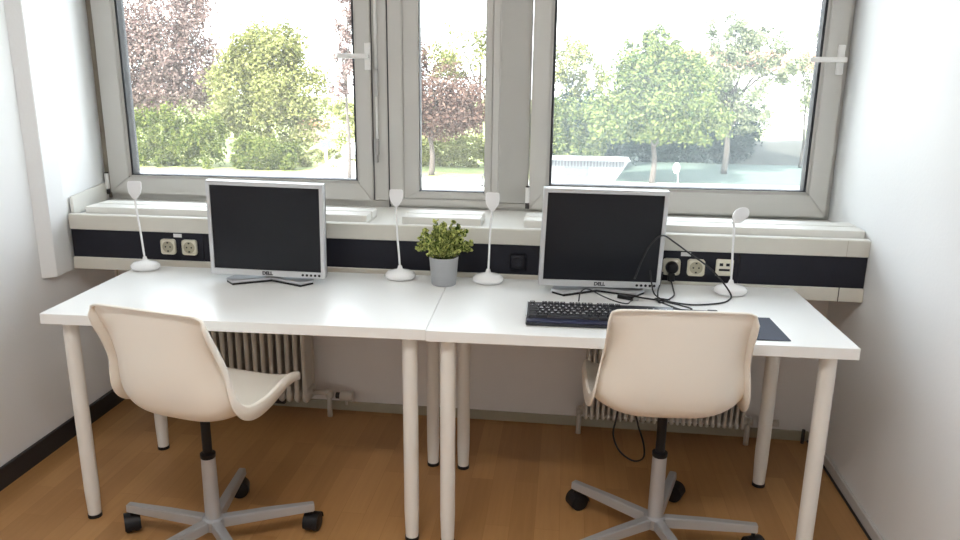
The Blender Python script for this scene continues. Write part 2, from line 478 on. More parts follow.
# sockets ---------------------------------------------------------
SY = .635 + .008
def schuko(x, z, label, m_=None):
    t = thing('power_socket', label, 'power socket', (x, SY, z))
    q = nb(); box(q, (-.030, -.009, -.030), (.030, -.0003, .030), .010, 3)
    part('cover_plate', q, m_ or M['socket'], t)
    rx = Matrix.Translation((0, -.0095, 0)) @ Matrix.Rotation(R(90), 4, 'X')
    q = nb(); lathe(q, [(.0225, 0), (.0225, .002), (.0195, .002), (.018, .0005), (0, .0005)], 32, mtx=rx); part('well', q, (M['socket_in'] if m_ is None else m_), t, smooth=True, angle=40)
    q = nb()
    for sx in (-.0095, .0095): lathe(q, [(.003, 0), (.003, .0012)], 12, mtx=Matrix.Translation((sx, -.0102, 0)) @ Matrix.Rotation(R(90), 4, 'X'))
    for sz in (-.0165, .0165): box(q, (-.003, -.0125, sz-.0025), (.003, -.0100, sz+.0025))
    part('contact', q, M['black'], t)
    return t
schuko(-1.132, .794, 'ivory wall socket, left of the pair beside the left monitor')
schuko(-1.045, .794, 'ivory wall socket nearest the left edge of the left monitor')
schuko(.768, .792, 'ivory wall socket with the black plug pushed into it')
schuko(.852, .792, 'empty ivory wall socket between the plugged socket and the network socket')
schuko(.224, .787, 'black wall socket on the dark trunking behind the third white lamp', M['trunk_dark'])
t = thing('network_socket', 'ivory twin network socket with two small ports behind the rightmost lamp', 'network socket', (.949, SY, .796))
part('cover_plate', box(nb(), (-.030, -.009, -.030), (.030, -.0003, .030), .005, 3), M['socket'], t)
q = nb(); box(q, (-.018, -.0098, .006), (-.006, -.0088, .016)); box(q, (.004, -.0098, .006), (.016, -.0088, .016)); box(q, (-.019, -.0098, -.012), (.018, -.0088, -.004)); part('port', q, M['black'], t)
for x, lb in ((-1.093, 'small white paper label above the pair of sockets by the left monitor'), (.815, 'small white paper label above the sockets by the right monitor')):
    q = nb(); box(q, (-.017, -.0012, -.007), (.017, -.0002, .007)); o = obj('paper_label', q, M['tape']); o.location = (x, SY, .838); tag(o, lb, 'label')

# ------------------------------------------------------------------ desks
TROT = .0299
def desk(x0, dx, dy, label):
    c, s = math.cos(TROT), math.sin(TROT)
    ox, oy = x0+dx, dy
    t = thing('desk', label, 'desk', (c*ox-s*oy, s*ox+c*oy, 0), TROT)
    part('tabletop', box(nb(), (0, 0, .700), (1.2, .6, .734), .0022), M['table'], t)
    for lx in (.0577, 1.2-.0577):
        for ly in (.0594, .6-.0594):
            q = nb(); lathe(q, [(.0205, .012), (.0235, .10), (.0235, .690), (.036, .692), (.036, .6995)], 28, mtx=Matrix.Translation((lx, ly, 0)))
            lg = part('leg', q, M['leg'], t, smooth=True, angle=40)
            q = nb(); lathe(q, [(.0225, 0), (.0225, .0118)], 28, mtx=Matrix.Translation((lx, ly, 0)))
            part('foot_cap', q, M['black'], lg, smooth=True, angle=40)
    return t
desk(-1.2, -.0005, 0, 'white rectangular desk on the left with the left monitor on it')
desk(0, .0005, -.0087, 'white rectangular desk on the right with the keyboard and right monitor on it')
TZ = .7342

# ------------------------------------------------------------------ swivel chairs
def interp(tab, s):
    for (s0, a), (s1, b) in zip(tab, tab[1:]):
        if s <= s1:
            k = (s-s0)/(s1-s0)
            return tuple(x+(y-x)*k for x, y in zip(a, b))
    return tab[-1][1]
def smooth_tab(tab, n):
    pts = spline([(s, *v[:2]) for s, v in tab], 10)
    ws = spline([(s, v[2], 0) for s, v in tab], 10)
    T = [(p[0], (p[1], p[2], w_[1])) for p, w_ in zip(pts, ws)]
    return [interp(T, i/n) for i in range(n+1)]
#            s      fwd    z     halfwidth
CEN = [(0, (.232, .496, 0)), (.06, (.215, .510, 0)), (.18, (.12, .500, 0)), (.32, (-.01, .487, 0)), (.44, (-.095, .493, 0)), (.53, (-.148, .522, 0)),
       (.61, (-.175, .574, 0)), (.72, (-.188, .645, 0)), (.84, (-.196, .735, 0)), (.93, (-.202, .797, 0)), (1, (-.206, .846, 0))]
EDG = [(0, (.226, .522, .186)), (.06, (.210, .540, .194)), (.18, (.130, .560, .203)), (.32, (.015, .542, .206)), (.44, (-.064, .544, .203)), (.53, (-.106, .574, .198)),
       (.61, (-.120, .616, .192)), (.72, (-.128, .676, .184)), (.84, (-.156, .746, .178)), (.93, (-.184, .800, .177)), (1, (-.202, .844, .176))]
def chair(label, loc, head, phase, dshift=(0, 0), tweak=(0, 0, 0, 0, 0), ws=1.0):
    t = thing('swivel_chair', label, 'office chair', (*loc, 0), head)   # local +Y is where the chair faces
    NS, NT = 96, 40
    C_, E_ = smooth_tab(CEN, NS), smooth_tab(EDG, NS)
    bm = bmesh.new(); G = []
    for i in range(NS+1):
        row = []
        for j in range(NT+1):
            u = -1 + 2*j/NT
            k = abs(u)**3.6
            # round the upper corners
            fx = C_[i][0]+(E_[i][0]-C_[i][0])*k; z = C_[i][1]+(E_[i][1]-C_[i][1])*k
            hw = E_[i][2]*ws
            e = max(0.0, (i/NS-.978)/.022)
            hw -= .015*(1-math.sqrt(max(0, 1-e*e)))
            e = max(0.0, (.025-i/NS)/.025)
            hw -= .012*(1-math.sqrt(max(0, 1-e*e)))
            row.append(Vector((u*hw*(1-.02*(1-k)) + dshift[0], fx + dshift[1], z)))
        G.append(row)
    def nrm(i, j):
        a = G[min(i+1, NS)][j]-G[max(i-1, 0)][j]; b = G[i][min(j+1, NT)]-G[i][max(j-1, 0)]
        n = b.cross(a).normalized()
        return n if (n.z + n.y*.6) > 0 else -n
    V = [[bm.verts.new(p) for p in row] for row in G]
    for i in range(NS):
        for j in range(NT): bm.faces.new((V[i][j], V[i][j+1], V[i+1][j+1], V[i+1][j]))
    # turned-back rim all the way round
    loop = [(0, j) for j in range(NT+1)] + [(i, NT) for i in range(1, NS+1)] + [(NS, j) for j in range(NT-1, -1, -1)] + [(i, 0) for i in range(NS-1, 0, -1)]
    r1, r3 = [], []
    for (i, j) in loop:
        n = nrm(i, j); p = G[i][j]
        if j in (0, NT) and 3 <= i <= NS-3:
            T = G[i+2][j]-G[i-2][j]; D = Vector((0, -T.z, T.y)).normalized()
            q_ = i/NS
            wd = .027 + .012*math.exp(-((q_-.42)/.14)**2) - .010*max(0, (.15-q_)/.15) - .006*max(0, (q_-.9)/.1)
            out = Vector((1 if j else -1, 0, 0))
            r1.append(bm.verts.new(p + out*.004 + D*.003)); r3.append(bm.verts.new(p + out*.009 + D*wd))
        else:
            out = Vector((0, 0, 0))
            if j == 0: out += Vector((-1, 0, 0))
            if j == NT: out += Vector((1, 0, 0))
            if i <= 3: out += (G[0][j]-G[1][j]).normalized()
            if i >= NS-3: out += Vector((0, -.2, 1))
            out.normalize()
            D = Vector((0, -1, -.1)) if i > NS/2 else Vector((0, -.1, -1))
            r1.append(bm.verts.new(p + out*.003 + D*.003)); r3.append(bm.verts.new(p + out*.006 + D*.013))
    L = len(loop)
    for k in range(L):
        a, b = loop[k], loop[(k+1) % L]
        bm.faces.new((V[b[0]][b[1]], V[a[0]][a[1]], r1[k], r1[(k+1) % L]))
        bm.faces.new((r1[(k+1) % L], r1[k], r3[k], r3[(k+1) % L]))
    bmesh.ops.recalc_face_normals(bm, faces=bm.faces)
    sh = obj('seat_shell', bm, M['shell'], t, smooth=True, angle=42)
    so = sh.modifiers.new('thickness', 'SOLIDIFY'); so.thickness = .006; so.offset = 0
    # under-seat plate and lever
    q = nb(); box(q, (-.035, -.03, .470), (.035, .075, .482), .004); part('seat_plate', q, M['black'], t)
    q = nb(); lathe(q, [(.0125, .32), (.0125, .332), (.0145, .333), (.0145, .470)], 24); lathe(q, [(.0215, .3138), (.0235, .317), (.0235, .328), (.015, .332)], 24)
    part('gas_lift', q, M['black'], t, smooth=True, angle=40)
    q = nb(); lathe(q, [(.0235, .070), (.0235, .120), (.0215, .3135), (.018, .3135)], 28); lathe(q, [(.030, .070), (.032, .076), (.032, .104), (.026, .109)], 28)
    part('base_column', q, M['alu'], t, smooth=True, angle=40)
    for k in range(5):
        a = phase + 2*PI*k/5 + tweak[k]
        rot = Matrix.Rotation(a, 4, 'Z')
        q = bmesh.new()
        sec = [(.030, .017, .074, .108), (.16, .0155, .076, .108), (.312, .0135, .078, .104)]
        rings = []
        for x, hw, z0, z1 in sec:
            rings.append([q.verts.new(rot @ Vector(p)) for p in ((x, -hw, z0), (x, hw, z0), (x, hw*.86, z1), (x, -hw*.86, z1))])
        for A, B in zip(rings, rings[1:]):
            for i in range(4): q.faces.new((A[i], A[(i+1) % 4], B[(i+1) % 4], B[i]))
        q.faces.new(rings[0][::-1]); q.faces.new(rings[-1])
        bmesh.ops.recalc_face_normals(q, faces=q.faces)
        bmesh.ops.bevel(q, geom=list(q.edges), offset=.0025, segments=2, affect='EDGES')
        lg = part('base_leg', q, M['alu'], t)
        # caster: hooded twin wheel
        q = bmesh.new()
        sw = random.Random(k*7+int(loc[0]*100)).uniform(-2.4, 2.4)
        cm = rot @ Matrix.Translation((.302, 0, 0)) @ Matrix.Rotation(sw, 4, 'Z')
        for sx in (-1, 1):
            lathe(q, [(0, -.009), (.024, -.010), (.030, -.007), (.031, 0), (.030, .007), (.024, .010), (0, .009)], 28,
                  mtx=cm @ Matrix.Translation((-.010, sx*.0135, .031)) @ Matrix.Rotation(R(90), 4, 'X'))
        for s0 in range(1):
            hood = []
            for ai in range(13):
                an = R(-20 + 200*ai/12)
                hood.append([q.verts.new(cm @ Vector((-.010+.0335*math.cos(an), yy, .031+.0335*math.sin(an)))) for yy in (-.0245, .0245)])
            inner = []
            for ai in range(13):
                an = R(-20 + 200*ai/12)
                inner.append([q.verts.new(cm @ Vector((-.010+.032*math.cos(an), yy, .031+.032*math.sin(an)))) for yy in (-.0245, .0245)])
            for i in range(12):
                q.faces.new((hood[i][0], hood[i][1], hood[i+1][1], hood[i+1][0])); q.faces.new((inner[i][1], inner[i][0], inner[i+1][0], inner[i+1][1]))
                for e in (0, 1): q.faces.new((hood[i][e], hood[i+1][e], inner[i+1][e], inner[i][e]))
        lathe(q, [(.006, .064), (.006, .080)], 12, mtx=cm)
        bmesh.ops.recalc_face_normals(q, faces=q.faces)
        part('caster', q, M['black'], lg, smooth=True, angle=35)
    return t
chair('white plastic swivel chair on the left, turned slightly so its seat shows', (-.665, -.080), R(-11.6), R(24+11.6), (.006, 0), (R(1), R(1), R(5), R(2), 0))
chair('white plastic swivel chair on the right, seen square from behind', (.706, .135), R(3.85), R(-3.85+.5), (-.012, 0), ws=1.055)

# ------------------------------------------------------------------ monitors
def monitor():
    t = thing('monitor', 'm', 'monitor')
    tilt = thing('screen_head', None, None); tilt.parent = t       # replaced below by meshes parented to the panel
    bpy.data.objects.remove(tilt)
    W, H = .405, .330
    b = nb()
    for lo, hi in (((-W/2, -.020, 0), (W/2, .012, .0215)), ((-W/2, -.020, H-.0145), (W/2, .012, H)), ((-W/2, -.020, .020), (-W/2+.0135, .012, H-.013)), ((W/2-.0135, -.020, .020), (W/2, .012, H-.013))):
        box(b, lo, hi, .0018)
    panel = obj('bezel', b, M['silver'], t)
    obj('screen', box(nb(), (-W/2+.012, -.0155, .019), (W/2-.012, .006, H-.012)), M['screen'], panel)
    q = nb(); box(q, (-W/2+.002, .0125, .002), (W/2-.002, .030, H-.002), .006); box(q, (-.14, .0305, .05), (.14, .050, .26), .008); obj('back_cover', q, M['black'], panel)
    for i in range(5):
        q = nb(); lathe(q, [(.0046, 0), (.0046, .0012)], 12, mtx=Matrix.Translation((.125+i*.0145, -.0198, .0105)) @ Matrix.Rotation(R(90), 4, 'X')); obj('button', q, M['black'], panel)
    text_mesh('logo', 'DELL', .0165, M['dark_ink'], panel, (0, -.0205, .0110), (R(90), 0, 0), bold=.0009)
    q = nb(); box(q, (-.035, .045, -.028), (.035, .060, .12), .004); nk = obj('neck', q, M['silver'], t)
    # boomerang-shaped foot with a dark underside
    q = nb()
    poly = [(-.158, .000), (-.122, -.040), (0, .020), (.122, -.040), (.158, .000), (.115, .135), (-.115, .135)]
    prism(q, poly, -.0225, -.0140, .002); bs = obj('base', q, M['silver'], t)
    q = nb(); prism(q, [(x*.985, y-.001 if y < .03 else y) for x, y in poly], -.0288, -.0226); obj('base_pad', q, M['black'], bs)
    return t, panel, nk, bs
def place_monitor(mo, x, y, z, yaw, tilt, roll, label):
    t, panel, nk, bs = mo
    t.location = (x, y, TZ+.0289); t.rotation_euler = (0, 0, yaw)
    panel.location = (0, 0, z-TZ-.0289)
    panel.rotation_euler = (tilt, roll, 0)
    tag(t, label, 'monitor')
m1 = monitor()
place_monitor(m1, -.632, .405, .7645, R(3.4), R(2), R(1.3), 'left silver framed flat monitor, no cables on the desk around it')
m2 = monitor()
place_monitor(m2, .507, .456, .7625, R(6.8), R(2), R(1.3), 'right silver framed flat monitor behind the black keyboard')

# ------------------------------------------------------------------ desk lamps
def lamp(loc, label, neck, head_rot, hw=.022, hh=.058, rz=0, oval=False):
    t = thing('desk_lamp', label, 'lamp', (*loc, TZ), rz)
    q = nb(); lathe(q, [(.030, 0), (.049, .003), (.056, .012), (.054, .021), (.043, .029), (.022, .034), (.010, .038), (.0065, .050), (0, .052)], 36, 1.0, .82)
    part('base', q, M['lampw'], t, smooth=True)
    q = nb(); lathe(q, [(.006, 0), (.006, .0012), (0, .0016)], 16, mtx=Matrix.Translation((0, -.026, .0285)) @ Matrix.Rotation(R(22), 4, 'X')); part('switch', q, M['lens'], t)
    q = nb(); tube(q, [(0, 0, .034)] + neck, .0038, 10, smooth=8); part('gooseneck', q, M['lampw'], t, smooth=True)
    top = Vector(neck[-1])
    # shield-shaped head
    prof = [(-.004, 0), (.004, 0), (.010, .006), (hw*.86, hh*.36), (hw, hh*.62), (hw*.98, hh*.93), (hw*.80, hh), (-hw*.80, hh), (-hw*.98, hh*.93), (-hw, hh*.62), (-hw*.86, hh*.36), (-.010, .006)]
    if oval: prof = [(hw*math.sin(2*PI*k/24), hh*.5*(1-math.cos(2*PI*k/24))) for k in range(24)][::-1]
    q = nb(); prism(q, prof, -.0035, .0035, .0012)
    h = part('lamp_head', q, M['lampw'], t); h.location = top; h.rotation_euler = head_rot
    q = nb(); prism(q, [(x*.84, .006+y*.86) for x, y in prof], .0036, .0048); part('lens', q, M['lens'], h)
    return t
# heads stand upright (prism plane turned to XZ), lens facing the window or the desk
lamp((-1.158, .508), 'white gooseneck lamp at the far left corner of the left desk', [(-.003, 0, .09), (-.010, .004, .16), (-.020, .010, .225), (-.022, .012, .262)], (R(84), 0, R(4)), .026, .068)
lamp((-.192, .532), 'white gooseneck lamp just left of the potted plant', [(-.003, 0, .09), (-.009, 0, .17), (-.010, 0, .23), (-.010, 0, .262)], (R(84), 0, R(2)), .025, .062)
lamp((.126, .532), 'white gooseneck lamp between the potted plant and the right monitor', [(.002, 0, .09), (.004, 0, .17), (.008, 0, .23), (.011, 0, .256)], (R(84), 0, R(-4)), .025, .066)
lamp((.950, .518), 'rightmost white gooseneck lamp, its head tilted over, near the mouse pad', [(-.002, 0, .09), (-.006, -.002, .17), (-.008, -.004, .225), (-.014, -.008, .252)], (R(74), R(48), R(-6)), .022, .062, oval=True)

# ------------------------------------------------------------------ potted plant
PX, PY = -.026, .490
pt = thing('potted_plant', 'small bushy green plant in a light grey pot where the desks meet', 'plant', (PX, PY, TZ))
q = nb(); lathe(q, [(.041, 0), (.043, .003), (.051, .096), (.052, .099), (.0505, .101), (.0485, .099), (.046, .085), (0, .085)], 40); part('pot', q, M['pot'], pt, smooth=True, angle=50)
q = nb(); lathe(q, [(.044, .0853), (.044, .088), (.02, .092), (0, .093)], 24); part('soil', q, M['soil'], pt)
rnd = random.Random(11)
stems = nb(); verts, faces = [], []
def leaf(p, d, L, W_):
    d = d.normalized(); s = d.cross(Vector((rnd.uniform(-1, 1), rnd.uniform(-1, 1), rnd.uniform(-.3, 1)))).normalized(); n = d.cross(s)
    k = len(verts)
    for a, w_, h_ in ((0, 0, 0), (.35, .5, .10), (.75, .42, .06), (1, 0, 0), (.75, -.42, .06), (.35, -.5, .10)):
        verts.append(tuple(p + d*L*a + s*W_*w_ + n*L*h_))
    faces.append((k, k+1, k+2, k+3)); faces.append((k, k+3, k+4, k+5))
for i in range(62):
    an = rnd.uniform(0, 2*PI); el = rnd.uniform(.0, 1.0)**.8
    rad = .097*math.sqrt(rnd.uniform(.03, 1))
    top = Vector((rad*math.cos(an), rad*.95*math.sin(an), .105 + (1-(rad/.105)**2)*.122*rnd.uniform(.6, 1.08) + rnd.uniform(-.01, .02)))
    b0 = Vector((rad*.28*math.cos(an), rad*.28*math.sin(an), .09))
    mid = b0.lerp(top, .5) + Vector((0, 0, .018))
    pts = spline([b0, mid, top], 6)
    tube(stems, pts, [.0013, .0007], 5)
    for k in range(2, len(pts)):
        for _ in range(3):
            dr = Vector((rnd.uniform(-1, 1), rnd.uniform(-1, 1), rnd.uniform(-.2, 1.1)))
            leaf(pts[k] + Vector((rnd.uniform(-.004, .004),)*3), dr, rnd.uniform(.009, .014), rnd.uniform(.007, .010))
    for _ in range(9):
        dr = Vector((math.cos(an)*.6+rnd.uniform(-1, 1), math.sin(an)*.6+rnd.uniform(-1, 1), rnd.uniform(0, 1.4)))
        leaf(top, dr, rnd.uniform(.010, .015), rnd.uniform(.007, .011))
part('stems', stems, M['stem'], pt)
me = bpy.data.meshes.new('foliage'); me.from_pydata(verts, [], faces); me.materials.append(M['leaf'])
fo = bpy.data.objects.new('foliage', me); COL.objects.link(fo); fo.parent = pt

# ------------------------------------------------------------------ keyboard, mouse pad
KX, KY, KROT = .284, .080, R(1.5)
kb = thing('keyboard', 'long black computer keyboard with pale key legends on the right desk', 'keyboard', (KX, KY, TZ), KROT)
q = bmesh.new()
side = [(0, .002), (0, .010), (.012, .014), (.026, .014), (.165, .024), (.168, .021), (.168, .004), (.160, .002)]
A = [q.verts.new((0, y, z)) for y, z in side]; B = [q.verts.new((.448, y, z)) for y, z in side]
q.faces.new(A); q.faces.new(B[::-1])
for i in range(len(side)): q.faces.new((A[i], B[i], B[(i+1) % len(side)], A[(i+1) % len(side)]))
bmesh.ops.recalc_face_normals(q, faces=q.faces)
bmesh.ops.bevel(q, geom=[e for e in q.edges if abs(e.verts[0].co.x-e.verts[1].co.x) < 1e-6], offset=.0015, segments=2, affect='EDGES')
part('keyboard_case', q, M['kb'], kb)
part('palm_strip', box(nb(), (.003, .0015, .0105), (.445, .026, .0165), .002), M['kbblue'], kb)
part('side_strip', box(nb(), (.0008, .028, .0160), (.0040, .165, .0258), .001, mtx=Matrix.Translation((-.0012, 0, 0))), M['silver'], kb)
slope = math.atan2(.010, .139)
def key_mesh(wd):
    k = bmesh.new()
    a = [k.verts.new(p) for p in ((0, 0, 0), (wd, 0, 0), (wd, .0172, 0), (0, .0172, 0))]
    b = [k.verts.new(p) for p in ((.0022, .0026, .0075), (wd-.0022, .0026, .0075), (wd-.0022, .0154, .0075), (.0022, .0154, .0075))]
    k.faces.new(a[::-1]); k.faces.new(b)
    for i in range(4): k.faces.new((a[i], a[(i+1) % 4], b[(i+1) % 4], b[i]))
    me_ = bpy.data.meshes.new('key'); k.to_mesh(me_); k.free(); me_.materials.append(M['key']); return me_
kcache, tcache = {}, {}
U = .0190
rows = [
 (5, [(0, 1, 'Esc')] + [(2+i+(.5 if i > 3 else 0)+(.5 if i > 7 else 0), 1, 'F%d' % (i+1)) for i in range(12)]),
 (4, [(i, 1, c) for i, c in enumerate('^1234567890ß´')] + [(13, 2, '')]),
 (3, [(0, 1.5, '')] + [(1.5+i, 1, c) for i, c in enumerate('QWERTZUIOPÜ+')] + [(13.5, 1.5, '')]),
 (2, [(0, 1.75, '')] + [(1.75+i, 1, c) for i, c in enumerate('ASDFGHJKLÖÄ#')]),
 (1, [(0, 1.25, ''), (1.25, 1, '<')] + [(2.25+i, 1, c) for i, c in enumerate('YXCVBNM,.-')] + [(12.25, 2.75, '')]),
 (0, [(0, 1.5, ''), (1.5, 1.5, ''), (3, 6.5, ''), (9.5, 1.5, ''), (11, 1.5, ''), (12.5, 2.5, '')]),
]
nav = [(4, 15.3, 1, ''), (4, 16.3, 1, ''), (4, 17.3, 1, ''), (3, 15.3, 1, ''), (3, 16.3, 1, ''), (3, 17.3, 1, ''), (1, 16.3, 1, ''), (0, 15.3, 1, ''), (0, 16.3, 1, ''), (0, 17.3, 1, '')]
pad = [(4, 18.6+i, 1, c) for i, c in enumerate('/*-')] + [(3, 18.6+i, 1, c) for i, c in enumerate('789')] + [(2, 18.6+i, 1, c) for i, c in enumerate('456')] + [(1, 18.6+i, 1, c) for i, c in enumerate('123')] + [(0, 18.6, 2, '0'), (0, 20.6, 1, '.'), (4, 21.6, 1, '-'), (3, 21.6, 1, '+'), (1, 21.6, 1, '')]
allk = [(r_, x, w_, c) for r_, ks in rows for x, w_, c in ks] + nav + pad
for r_, x, w_, c in allk[:100]:
    x *= .985; yy = .031 + r_*.0196 + (.008 if r_ == 5 else 0); zz = .0155 + (yy-.026)*math.tan(slope)
    if w_ not in kcache: kcache[w_] = key_mesh(w_*U-.001)
    ko = bpy.data.objects.new('key', kcache[w_]); COL.objects.link(ko); ko.parent = kb
    ko.location = (.008+x*U, yy, zz); ko.rotation_euler = (slope, 0, 0)
    if c:
        if c not in tcache:
            lg = text_mesh('key_legend', c, .0115 if len(c) == 1 else .0065, M['white_ink'], ko, (0, 0, 0), (0, 0, 0), .0002)
            tcache[c] = lg.data
        else:
            lg = bpy.data.objects.new('key_legend', tcache[c]); COL.objects.link(lg); lg.parent = ko
        lg.location = (w_*U*.5-.0005, .009, .0078)
mp_ = nb()
box(mp_, (0, 0, 0), (.235, .205, .0028), .0012)
o = obj('mouse_pad', mp_, M['pad']); o.location = (.792, .047, TZ+.0002); o.rotation_euler = (0, 0, TROT+R(1)); tag(o, 'dark slate mouse pad at the right end of the right desk, half behind the chair', 'mouse pad')
# wired mouse on the pad, just peeping past the chair
mt_ = thing('computer_mouse', 'black computer mouse on the mouse pad, just showing past the right chair', 'computer mouse', (.905, .100, TZ+.0032), R(10))
q = bmesh.new(); bmesh.ops.create_uvsphere(q, u_segments=24, v_segments=14, radius=1)
for v in list(q.verts):
    if v.co.z < 0: v.co.z = 0
    v.co.x *= .029*(1-.12*v.co.y); v.co.y *= .053; v.co.z *= .034
part('mouse_body', q, M['black'], mt_, smooth=True)
q = nb(); lathe(q, [(.006, -.003), (.006, .003)], 16, mtx=Matrix.Translation((0, .028, .0275)) @ Matrix.Rotation(R(90), 4, 'Y')); part('scroll_wheel', q, M['silver'], mt_)

# ------------------------------------------------------------------ cables
CZ = TZ+.0032
def cable(name, pts, rad, label, cat='cable', smooth=8):
    q = nb(); tube(q, pts, rad, 8, smooth=smooth)
    o = obj(name, q, M['cable'], smooth=True); tag(o, label, cat); return o
t = thing('power_plug', 'black angled mains plug sitting in the wall socket right of the monitor', 'plug', (.768, SY-.0125, .792))
q = nb(); lathe(q, [(.0215, 0), (.022, .012), (.017, .026), (.008, .030), (0, .030)], 28, mtx=Matrix.Rotation(R(90), 4, 'X')); part('plug_body', q, M['black'], t, smooth=True, angle=40)
q = nb(); box(q, (-.014, -.030, -.046), (.010, -.012, -.018), .004); part('strain_relief', q, M['black'], t)
cable('power_cable', [(.764, .600, .750), (.767, .592, CZ+.006), (.765, .53, CZ), (.758, .46, CZ), (.728, .40, CZ), (.700, .372, CZ), (.700, .42, CZ+.02), (.712, .47, .775), (.722, .505, .805)],
      .0027, 'black mains cable dropping from the plug to the desk top and back up')
cable('looped_cable', [(.622, .418, .800), (.640, .402, .868), (.662, .402, .918), (.703, .438, .945), (.750, .475, .915), (.800, .498, .877), (.880, .486, .822), (.938, .462, .754), (.925, .425, CZ), (.877, .384, CZ), (.795, .362, CZ), (.706, .396, CZ), (.645, .418, CZ), (.592, .452, CZ)],
      .0028, 'black cable arching over the right edge of the right monitor and looping on the desk')
cable('monitor_cable', [(.668, .400, .835), (.676, .395, .79), (.690, .41, .752), (.724, .382, CZ+.001), (.762, .352, CZ), (.795, .315, CZ), (.765, .300, CZ), (.705, .355, CZ+.005), (.690, .395, CZ+.006), (.735, .380, CZ+.008)],
      .0024, 'thin black cable hanging down the right side of the right monitor bezel')
cable('keyboard_cable', [(.440, .268, TZ+.026), (.446, .305, TZ+.045), (.470, .345, TZ+.045), (.520, .350, CZ+.018), (.562, .318, CZ+.012), (.592, .300, CZ+.012), (.606, .345, CZ+.006), (.620, .392, CZ)],
      .0021, 'thin black keyboard cable arching behind the keys')
t = thing('adapter_plug', 'small black connector with a grey tip lying between monitor and keyboard', 'connector', (.598, .400, TZ+.0002), R(-28))
part('plug_body', box(nb(), (-.030, -.009, 0), (.024, .009, .014), .003), M['black'], t)
part('plug_tip', box(nb(), (.0245, -.006, .003), (.042, .006, .010), .001), M['chrome'], t)
t = thing('loose_cable', 'short loose black cable with a plug tip lying by the rightmost lamp', 'cable', (.752, .303, TZ+.0002))
q = nb(); tube(q, [(-.02, .006, .003), (.01, .0, .003), (.05, -.004, .003), (.088, -.004, .003)], .0026, 8, smooth=6); part('cord', q, M['cable'], t, smooth=True)
part('plug_tip', box(nb(), (.088, -.010, 0), (.118, .002, .007), .002), M['black'], t)
q = nb(); tube(q, [(.655, .590, .6975), (.640, .585, .50), (.618, .570, .33), (.603, .556, .235), (.595, .550, .170), (.620, .548, .108), (.672, .550, .070), (.708, .550, .085), (.706, .552, .140), (.680, .556, .22), (.655, .572, .33), (.668, .585, .50), (.680, .590, .6975)], .0035, 8, smooth=8)
tag(obj('hanging_cable', q, M['cable'], smooth=True), 'black cable loop hanging under the right desk behind the chair', 'cable')

# ------------------------------------------------------------------ radiators
def radiator(x0, x1, pitch, y0, y1, label):
    t = thing('radiator', label, 'radiator', (x0, y0, 0))
    n = int((x1-x0)/pitch); D = y1-y0
    z0, z1 = .085, .60
    q = nb()
    for yy in (.022, D-.022):
        pass
    tube(q, [(0, D/2, z0+.03), (x1-x0, D/2, z0+.03)], .017, 12); tube(q, [(0, D/2, z1-.02), (x1-x0, D/2, z1-.02)], .017, 12)
    part('header_pipe', q, M['radiator'], t, smooth=True)
    proto = None
    for i in range(n):
        if proto is None:
            q = nb()
            hw = pitch*.30
            for yy in (.012, D-.012): tube(q, [(0, yy, z0+.02), (0, yy, z1)], hw, 8)
            box(q, (-pitch*.10, .012, z0+.02), (pitch*.10, D-.012, z1))
            for zz in (z0+.03, z1-.015):
                lathe(q, [(0, -D/2), (pitch*.30, -D/2+.004), (pitch*.44, -D/2+.018), (pitch*.44, D/2-.018), (pitch*.30, D/2-.004), (0, D/2)], 12, sy=1.0, mtx=Matrix.Translation((0, D/2, zz)) @ Matrix.Rotation(R(90), 4, 'X') @ Matrix.Diagonal((1, 1.9, 1, 1)))
            proto = part('column', q, M['radiator'], t, smooth=True, angle=50); o_ = proto
        else:
            o_ = proto.copy(); COL.objects.link(o_); o_.parent = t
        o_.location = (pitch*(i+.5), 0, 0)
    for xx, yy in ((-.014, .085), (x1-x0+.014 + (.05 if x0 < 0 else 0), .085)):
        q = nb(); tube(q, [(xx, yy, 0), (xx, yy, z0+.020)], .0105, 12); tube(q, [(xx-.012, yy, z0+.018), (xx+.016, yy, z0+.018)], .016, 12); tube(q, [(xx, yy, z0+.03), ((x1-x0) if xx > .1 else 0, D/2, z0+.03)], .011, 10)
        part('support_pipe', q, M['radiator'], t, smooth=True)
    return t
rl = radiator(-1.365, -.655, .0355, .800, .925, 'cream ribbed column radiator under the left desk, dark gaps between its columns')
q = nb(); tube(q, [(.825, .085, .100), (.880, .085, .100)], .022, 16); tube(q, [(.850, .085, .100), (.850, .085, .060)], .006, 8); part('valve_head', q, M['radiator'], rl, smooth=True, angle=40)
q = nb(); tube(q, [(.805, .085, .100), (.823, .085, .100)], .014, 12); part('valve_collar', q, M['rust'], rl)
part('wall_bracket', box(nb(), (.50, .05, .058), (.585, .07, .082), .004), M['rust'], rl)
rr = radiator(.492, 1.135, .0225, .800, .925, 'cream column radiator behind the right chair, only its lower ends showing')
q = nb(); box(q, (.705, .075, .03), (.73, .10, .13), .004); part('valve_collar', q, M['rust'], rr)
q = nb(); tube(q, [(.735, .09, .10), (.775, .09, .10)], .014, 12); part('valve_head', q, M['radiator'], rr, smooth=True)
tag(obj('heating_pipe', tube(nb(), [(XR-.04, YB-.03, 0), (XR-.04, YB-.03, .060)], .007, 12), M['rust'], smooth=True), 'short dark pipe stub in the floor corner by the right wall', 'pipe')

# body added for the unseen fill light
t = thing('fill_light_body', 'long white housing added above the unseen fill light, out of frame', 'ceiling lamp', (-.1, -1.6, 2.51))
part('housing', box(nb(), (-.62, -.16, .02), (.62, .16, .0895), .005), M['handle'], t)

